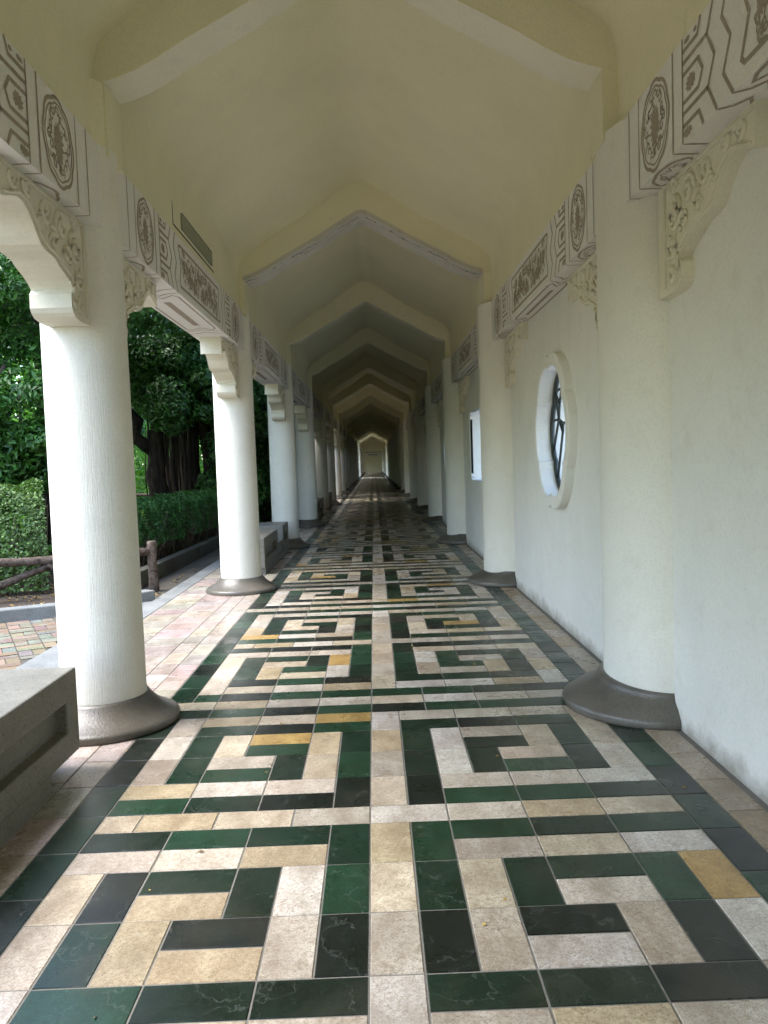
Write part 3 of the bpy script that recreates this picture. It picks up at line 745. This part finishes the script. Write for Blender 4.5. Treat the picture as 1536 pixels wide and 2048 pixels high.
def clumps(cs, per, size, shell=.55):
    """leaves scattered through ragged ellipsoidal sprays: cs = [(x,y,z,rx,ry,rz)]"""
    P = []; Nn = []; S = []
    for c in cs:
        n = int(per*RNG.uniform(.7, 1.3)); d = RNG.normal(size=(n, 3)); d /= np.linalg.norm(d, axis=1, keepdims=True)
        rr = shell+(1-shell)*RNG.random((n, 1))**.7; rr *= 1+.22*np.sin(d[:, :1]*5+c[0]*7)*np.cos(d[:, 2:]*6+c[1]*5)
        P.append(np.array(c[:3])+d*rr*np.array(c[3:])); Nn.append(d+np.array([0, 0, .55])+RNG.normal(size=(n, 3))*.45); S.append(size*RNG.uniform(.6, 1.3, n))
    return np.concatenate(P), np.concatenate(Nn), np.concatenate(S)
def limb(b, p, q, r0, r1, wob=.12, n=7, k=9, sd=0):
    rg = random.Random(sd); p = Vector(p); q = Vector(q); pts = []
    for i in range(n):
        t = i/(n-1); o_ = Vector((rg.uniform(-1, 1), rg.uniform(-1, 1), 0))*wob*(0 if i in (0, n-1) else 1)*(q-p).length*.2; pts.append(p.lerp(q, t)+o_)
    b.tube(pts, [r0+(r1-r0)*(i/(n-1))**.8 for i in range(n)], k); return pts

def crown_clumps(c, rad, n, cr, rg, flat=.7, hollow=0.35):
    out = []
    for _ in range(n):
        while True:
            p = [rg.uniform(-1, 1) for _ in range(3)]; l_ = math.sqrt(sum(x*x for x in p))
            if hollow < l_ < 1: break
        s = rg.uniform(.7, 1.3)*cr; out.append((c[0]+p[0]*rad[0], c[1]+p[1]*rad[1], c[2]+p[2]*rad[2], s, s, s*flat))
    return out
def tree(name, label, loc, trunk, limbs, cl, per, leafsize, mat, group=None, cat='tree', aspect=2.2, roots=None, trunk_mat='bark', droop=0.):
    """trunk: list of (p,q,r0,r1) in local space; limbs the same; cl: clumps"""
    t = thing(name, label, cat, loc, group); b = MB(); sd = 0
    for p, q, r0, r1 in trunk:
        sd += 1; limb(b, p, q, r0, r1, .10, 8, 12, sd)
        if p[2] <= .01:      # buttress roots
            for j in range(5):
                a = j*1.26+sd; b.tube([(p[0]+math.cos(a)*r0*1.9, p[1]+math.sin(a)*r0*1.9, -.04), (p[0]+math.cos(a)*r0*.95, p[1]+math.sin(a)*r0*.95, .12), (p[0]+math.cos(a)*r0*.5, p[1]+math.sin(a)*r0*.5, .55)], [r0*.2, r0*.33, r0*.3], 7)
    for p, q, r0, r1 in limbs: sd += 1; limb(b, p, q, r0, r1, .35, 7, 8, sd)
    b.build('trunk', M[trunk_mat], t)
    P, Nn, S = clumps(cl, per, leafsize)
    kp = (np.hypot(P[:, 0], P[:, 1]) < (2.75 if loc[1] > 11 or loc[1] < 10 else 9)) & (P[:, 0]+loc[0] < -1.98); P, Nn, S = P[kp], Nn[kp], S[kp]
    obj('crown', leaf_mesh('crown', P, Nn, S, M[mat], aspect, droop=droop), t)
    if roots:
        for (x, y, z1, r0, lean) in roots:
            b = MB(); limb(b, (x, y, -.02), (x+lean, y+lean*.5, z1), r0, r0*.45, .05, 7, 7, int(x*997+y*313) % 1000); b.build('aerial_root', M['bark'], t)
    return t
rg = random.Random(31)
# broad glossy tree filling the opening at the far left of the frame
cl = crown_clumps((0, 0, 2.9), (2.1, 1.3, 2.0), 60, .42, rg, .75, .45)+crown_clumps((.8, -.3, 1.9), (.75, .7, .9), 10, .34, rg)
tree('broadleaf_tree', 'dense glossy leaved tree rising behind the clipped pale hedge', (-5.7, 8.9, 0),
     [((0, 0, 0), (.1, 0, 1.7), .16, .11)], [((.1, 0, 1.5), (1.0, -.4, 2.8), .08, .03), ((.1, 0, 1.5), (-1.0, .3, 3.0), .08, .03), ((.1, 0, 1.6), (.1, .6, 3.4), .08, .03)], cl, 620, .105, 'leaf_gloss', aspect=2.6, droop=.5)
# banyans behind the dark hedge
cl = crown_clumps((.1, .1, 4.6), (2.2, 1.8, 1.3), 60, .55, rg, .6, .3)+crown_clumps((1.0, -.9, 2.9), (.8, .6, .8), 16, .36, rg, .7)
T1 = tree('banyan_tree', 'dark banyan with a thick leaning limb between the first two left columns', (-4.55, 15.0, 0),
     [((0, 0, 0), (-.02, 0, 2.2), .25, .17)], [((-.03, 0, 1.75), (-1.3, -.3, 3.7), .15, .09), ((0, 0, 2.1), (1.0, -.3, 3.8), .13, .05), ((0, 0, 2.1), (.2, .8, 4.2), .12, .05), ((-1.2, -.2, 3.0), (-2.3, -.6, 3.2), .07, .03)],
     cl, 560, .10, 'leaf_fig', roots=[(.28, -.1, 2.4, .03, 0), (-.3, .1, 2.3, .02, .05)], group='trees in the garden')
rts = [(.1+rg.uniform(-.55, .75), rg.uniform(-.45, .5), rg.uniform(2.2, 3.2), rg.uniform(.018, .065), rg.uniform(-.06, .06)) for _ in range(34)]
cl = crown_clumps((.2, .2, 4.1), (2.2, 1.9, 1.5), 60, .55, rg, .6, .3)+crown_clumps((.1, -.9, 2.85), (1.1, .5, .5), 12, .34, rg, .7)
T2 = tree('banyan_tree', 'banyan with a curtain of thick hanging roots beside the second left column', (-3.85, 15.6, 0),
     [((-.15, 0, 0), (-.05, 0, 2.6), .17, .12), ((.35, .1, 0), (.15, 0, 2.8), .14, .1)], [((0, 0, 2.4), (1.2, .2, 4.0), .11, .04), ((0, 0, 2.4), (-1.0, .5, 4.1), .11, .04), ((.1, 0, 2.6), (.1, -.9, 3.6), .09, .03)],
     cl, 560, .10, 'leaf_fig', roots=rts, group='trees in the garden')
cl = crown_clumps((0.6, .2, 5.1), (2.2, 2.6, 1.0), 50, .55, rg, .6, .2)+crown_clumps((1.9, -.3, 4.5), (1.5, 3.4, .9), 62, .5, rg, .7, .1)
tree('banyan_tree', 'tall banyan whose canopy hangs over the drain path beside the second left column', (-5.2, 10.6, 0), [((0, 0, 0), (.1, .1, 3.2), .15, .11)],
     [((.1, .1, 3.0), (1.9, .6, 4.8), .09, .04), ((.1, .1, 3.0), (.9, -1.9, 4.7), .08, .03), ((.1, .1, 3.0), (1.6, -.6, 4.5), .07, .03), ((.1, .1, 3.0), (-.9, 1.2, 5.0), .08, .03)], cl, 560, .10, 'leaf_fig', group='trees in the garden')
# thick trees down the left side shade the middle of the walk
spots = [(-7.5, 12.5, 1.2, 220), (-9.5, 27, 1.1, 130), (-4.75, 18.0, 1.0, 140), (-4.75, 22.4, 1.0, 250), (-4.75, 36, 1.1, 70), (-4.75, 40.5, 1.1, 160), (-4.75, 45, 1.15, 230), (-4.75, 50, 1.1, 300), (-4.75, 55, 1.1, 20), (-4.75, 60, 1.15, 90), (-4.75, 64.5, 1.05, 150), (-4.75, 80, 1.1, 260), (-4.75, 86, 1.1, 30), (-4.75, 93, 1.1, 75)]
where = ['banyan between the glossy broadleaf tree and the leaning limb', 'banyan standing furthest back behind the leaning limb']
for i, (x, y, s, a) in enumerate(spots):
    c = copy_tree(T1 if i % 2 else T2); c.location = (x, y, 0); c.scale = (s, s, s); c.rotation_euler.z = R(a)
    c['label'] = where[i] if i < 2 else 'dark banyan in the row that shades the far part of the walkway'
    c['group'] = 'trees in the garden' if i < 2 else 'banyans shading the far walkway'
cl = crown_clumps((0, 0, 2.0), (.62, 1.0, 2.0), 30, .42, rg, .9, .2)
SH = tree('tall_shrub', 'tall dark shrub close to the kerb just past the third left column', (-3.05, 15.6, 0), [((0, 0, 0), (0, 0, 1.8), .06, .04)], [((0, 0, 1.2), (.3, .5, 2.8), .04, .02), ((0, 0, 1.2), (-.2, -.5, 2.9), .04, .02)],
          cl, 520, .13, 'leaf_fig', group='tall shrubs along the kerb')
for i, y in enumerate([17.1, 18.6, 20.1, 21.6, 23.1, 24.6, 26.0]+list(np.arange(29.5, 68.5, 1.6))+list(np.arange(77, 110, 2.0))):  # mostly unseen row, placed to keep light out of the far bays
    c = copy_tree(SH); c.location = (-3.1+.12*math.sin(i*2.3), float(y), 0); c.rotation_euler.z = i*1.7; q = 1.0+.12*math.sin(i*1.9); c.scale = (q, q, q*1.05)
    c['label'] = 'tall dark shrub in the row shading the far part of the walkway'
# hedges: leaf shell over a twiggy inside
def hedge(name, label, path, wd, h, leafsize, dens, mat, twigs=0, bare=.0, group=None, ex=5):
    t = thing(name, label, 'hedge', (path[0][0], path[0][1], -.02), group); o0 = np.array([path[0][0], path[0][1], -.02])
    P = []; Nn = []
    for (x0, y0), (x1, y1) in zip(path[:-1], path[1:]):
        d = np.array([x1-x0, y1-y0]); L = np.linalg.norm(d); d = d/L; nn = np.array([-d[1], d[0]]); n = int(L*dens)
        u = RNG.random(n)*L; a = RNG.uniform(-.15, math.pi+.15, n)     # angle round a rounded-box section
        ca = np.cos(a); sa = np.sin(a); k = 1/np.maximum(1e-3, (np.abs(ca)**ex+np.abs(np.clip(sa, 0, 1))**ex)**(1/ex))
        q = ca*k*wd/2; z = np.clip(sa*k, -.1, 2)*(h*(1-bare))+h*bare*0+h*bare
        low = RNG.random(n) < (.30 if ex > 4 else .0); z = np.where(low, h*bare+RNG.random(n)*(h*(1-bare)), z); q = np.where(low, np.sign(ca)*wd/2*RNG.uniform(.8, 1.0, n), q)
        bu = .05*np.sin(u*7+q*9)+.035*np.sin(u*17+z*11); dep = RNG.random(n)**2*.14
        q2 = q*(1-dep/wd*1.2)+bu*np.sign(q); z2 = z-dep*.5*np.clip(sa, 0, 1)+bu*.9*np.clip(sa, 0, 1)
        P.append(np.stack([x0+d[0]*u+nn[0]*q2, y0+d[1]*u+nn[1]*q2, z2], 1)); Nn.append(np.stack([nn[0]*ca, nn[1]*ca, np.clip(sa, 0, 1)+.3], 1)+RNG.normal(size=(n, 3))*.5)
    P = np.concatenate(P); Nn = np.concatenate(Nn); S = leafsize*RNG.uniform(.6, 1.3, len(P))
    obj('foliage', leaf_mesh('foliage', P-o0, Nn, S, M[mat], 1.9), t)
    b = MB(); rg = random.Random(len(P))
    for (x0, y0), (x1, y1) in zip(path[:-1], path[1:]):
        L = math.hypot(x1-x0, y1-y0); dx, dy = (x1-x0)/L, (y1-y0)/L
        for i in range(int(L*twigs)):
            u = rg.random()*L; q = rg.uniform(-.5, .5)*wd*.95; x = x0+dx*u-dy*q-path[0][0]; y = y0+dy*u+dx*q-path[0][1]; hh = h*rg.uniform(.45, .9); an = rg.uniform(0, 6.28); ln = rg.uniform(.05, .3)
            b.tube([(x, y, 0), (x+math.cos(an)*ln*.4, y+math.sin(an)*ln*.4, hh*.5), (x+math.cos(an)*ln, y+math.sin(an)*ln, hh)], [.009, .006, .003], 4)
    b.build('stems', M['twig'], t)
    return t
hedge('clipped_hedge', 'pale green clipped hedge with a rounded top behind the log railing', [(-7.5, 6.2), (-4.0, 7.75)], 1.2, 1.24, .05, 8500, 'leaf_hedge', 40, .12, ex=2.6)
hedge('garden_hedge', 'dark green hedge with bare stems behind the concrete kerb', [(-3.55, 8.3), (-3.30, 11.5), (-3.3, 14.2)], .95, .90, .05, 5200, 'leaf_hedge2', 150, .42)
hedge('low_hedge', 'hedge continuing along the kerb past the second column', [(-3.35, 14.4), (-3.4, 24)], .9, .8, .06, 3000, 'leaf_hedge2', 12, .15)
# far wood that closes the view, and bright ground cover under it
P = []; n = 150000
ang_ = RNG.uniform(0, 1, n); Y = -14+ang_*88; X = -11-RNG.random(n)**1.3*9-2.0*np.sin(Y*.35)-(np.clip(4-Y, 0, 20))*.35
Z = RNG.random(n)**.85*(7.6+1.5*np.sin(Y*.7)+1.2*np.sin(X*.9)); P = np.stack([X, Y, Z-.25], 1)
keep = (np.sin(X*1.3+Y*.9)*np.sin(Z*1.4+Y*.5)+np.sin(Y*2.1+Z*1.7)*.6) > -.55; P = P[keep]
o = obj('woods', leaf_mesh('woods', P, RNG.normal(size=(len(P), 3))+np.array([.6, 0, .8]), RNG.uniform(.16, .36, len(P)), M['leaf_far'], 1.6))
tag(o, 'sunlit mass of trees at the back of the garden', 'woods', kind='stuff')
b = MB(); rg = random.Random(77)
for i in range(46):
    x = -11-rg.random()*7; y = rg.uniform(-8, 60); limb(b, (x, y, -.3), (x+rg.uniform(-.6, .6), y+rg.uniform(-.6, .6), rg.uniform(4, 6)), rg.uniform(.08, .2), .04, .1, 5, 7, i)
ft = b.build('woods_trunks', M['bark']); tag(ft, 'thin dark trunks among the far trees', 'woods', kind='stuff')
n = 26000; X = RNG.uniform(-11.5, -4.2, n); Y = RNG.uniform(9, 42, n); k = (np.sin(X*2.1)+np.sin(Y*1.3+X)) > -.6; X = X[k]; Y = Y[k]
P = np.stack([X, Y, RNG.random(len(X))*.38], 1)
tag(obj('ground_cover', leaf_mesh('ground_cover', P, RNG.normal(size=(len(P), 3))*.5+np.array([0, 0, 1]), RNG.uniform(.07, .16, len(P)), M['leaf_far'], 1.8)), 'bright low leaves covering the shaded garden floor', 'ground cover', kind='stuff')
n = 2600; X = RNG.uniform(-6, -2.35, n); Y = RNG.uniform(5.9, 16, n); P = np.stack([X, Y, np.where(X > -2.78, -.050, -.012)], 1)
k = ~((X > -2.8) & (RNG.random(n) < .55)) & ~((X > -2.82) & (X < -2.56)) & (X < -2.35) & ~((X > -2.9) & (Y < 6.7)); P = P[k]
tag(obj('fallen_leaves', leaf_mesh('fallen_leaves', P, np.tile([0, 0, 1.], (len(P), 1))+RNG.normal(size=(len(P), 3))*.15, RNG.uniform(.03, .07, len(P)), M['fallen'], 1.8)), 'yellow and brown leaves fallen on the soil and drain path', 'fallen leaves', kind='stuff')

rg = random.Random(51); P = []; S = []
for i in range(90):
    y = -1.2+rg.random()**1.5*16; P.append((rg.choice((-1, 1))*rg.random()**.6*1.4, y, .003)); S.append(rg.uniform(.008, .026))
tag(obj('litter', leaf_mesh('litter', np.array(P), np.tile([0, 0, 1.], (90, 1))+RNG.normal(size=(90, 3))*.2, np.array(S), M['fallen'], 1.7)), 'tiny dry leaf bits scattered on the tiled floor', 'leaf litter', kind='stuff')
# ------------------------------------------------------------------ log railings
def log_rail(label, posts, h=.55, group=None, knobby=True):
    t = thing('log_railing', label, 'railing', (posts[0][0], posts[0][1], -.04), group); x0, y0 = posts[0]
    for i, (x, y) in enumerate(posts):
        b = MB(); px, py = x-x0, y-y0
        b.tube([(px, py, -.1), (px+.004, py, .1), (px-.006, py+.004, .3), (px, py, h-.03), (px, py, h+.005), (px, py, h+.012)], [.066, .060, .055, .058, .055, .035], 12); b.build('post', M['log'], t)
    for (xa, ya), (xb, yb) in zip(posts[:-1], posts[1:]):
        a = Vector((xa-x0, ya-y0, 0)); e = Vector((xb-x0, yb-y0, 0)); b = MB()
        pts = [a.lerp(e, s_)+Vector((0, 0, h*.80+.012*math.sin(s_*9))) for s_ in np.linspace(0, 1, 9)]; b.tube(pts, [.050, .047, .052, .048, .050, .046, .052, .048, .050], 10); b.build('rail', M['log'], t)
        b = MB(); m_ = a.lerp(e, .5)+Vector((0, 0, h*.70))
        b.tube([a.lerp(e, .06)+Vector((0, 0, .04)), a.lerp(e, .28)+Vector((0, 0, .20)), m_], [.045, .042, .04], 9); b.build('brace', M['log'], t)
        b = MB(); b.tube([a.lerp(e, .94)+Vector((0, 0, .04)), a.lerp(e, .72)+Vector((0, 0, .20)), m_+Vector((.01, .01, -.02))], [.045, .042, .04], 9); b.build('brace', M['log'], t)
    return t
log_rail('rustic log railing with crossed braces in front of the clipped hedge', [(-2.57, 7.27), (-4.65, 6.35), (-6.6, 5.5)], .57)
log_rail('pale far rail fence seen behind the banyan trunks', [(-7.4, 21.5), (-5.4, 22.0), (-3.4, 22.4)], .85)
log_rail('pale far rail fence at the back of the garden left of the banyans', [(-12.6, 20.0), (-10.4, 20.6), (-8.2, 21.2)], .85)
# lamp in the garden
t = thing('garden_lamp', 'small white globe lamp on a thin post far behind the hanging roots', 'lamp', (-6.35, 24.5, -.2))
b = MB(); b.tube([(0, 0, 0), (0, 0, 1.75)], .03, 8); b.build('lamp_post', M['bark'], t)
b = MB(); b.lathe([(0.02, 1.72), (.09, 1.76), (.12, 1.84), (.09, 1.92), (0.0, 1.95)], 14); b.build('lamp_globe', M['globe'], t)
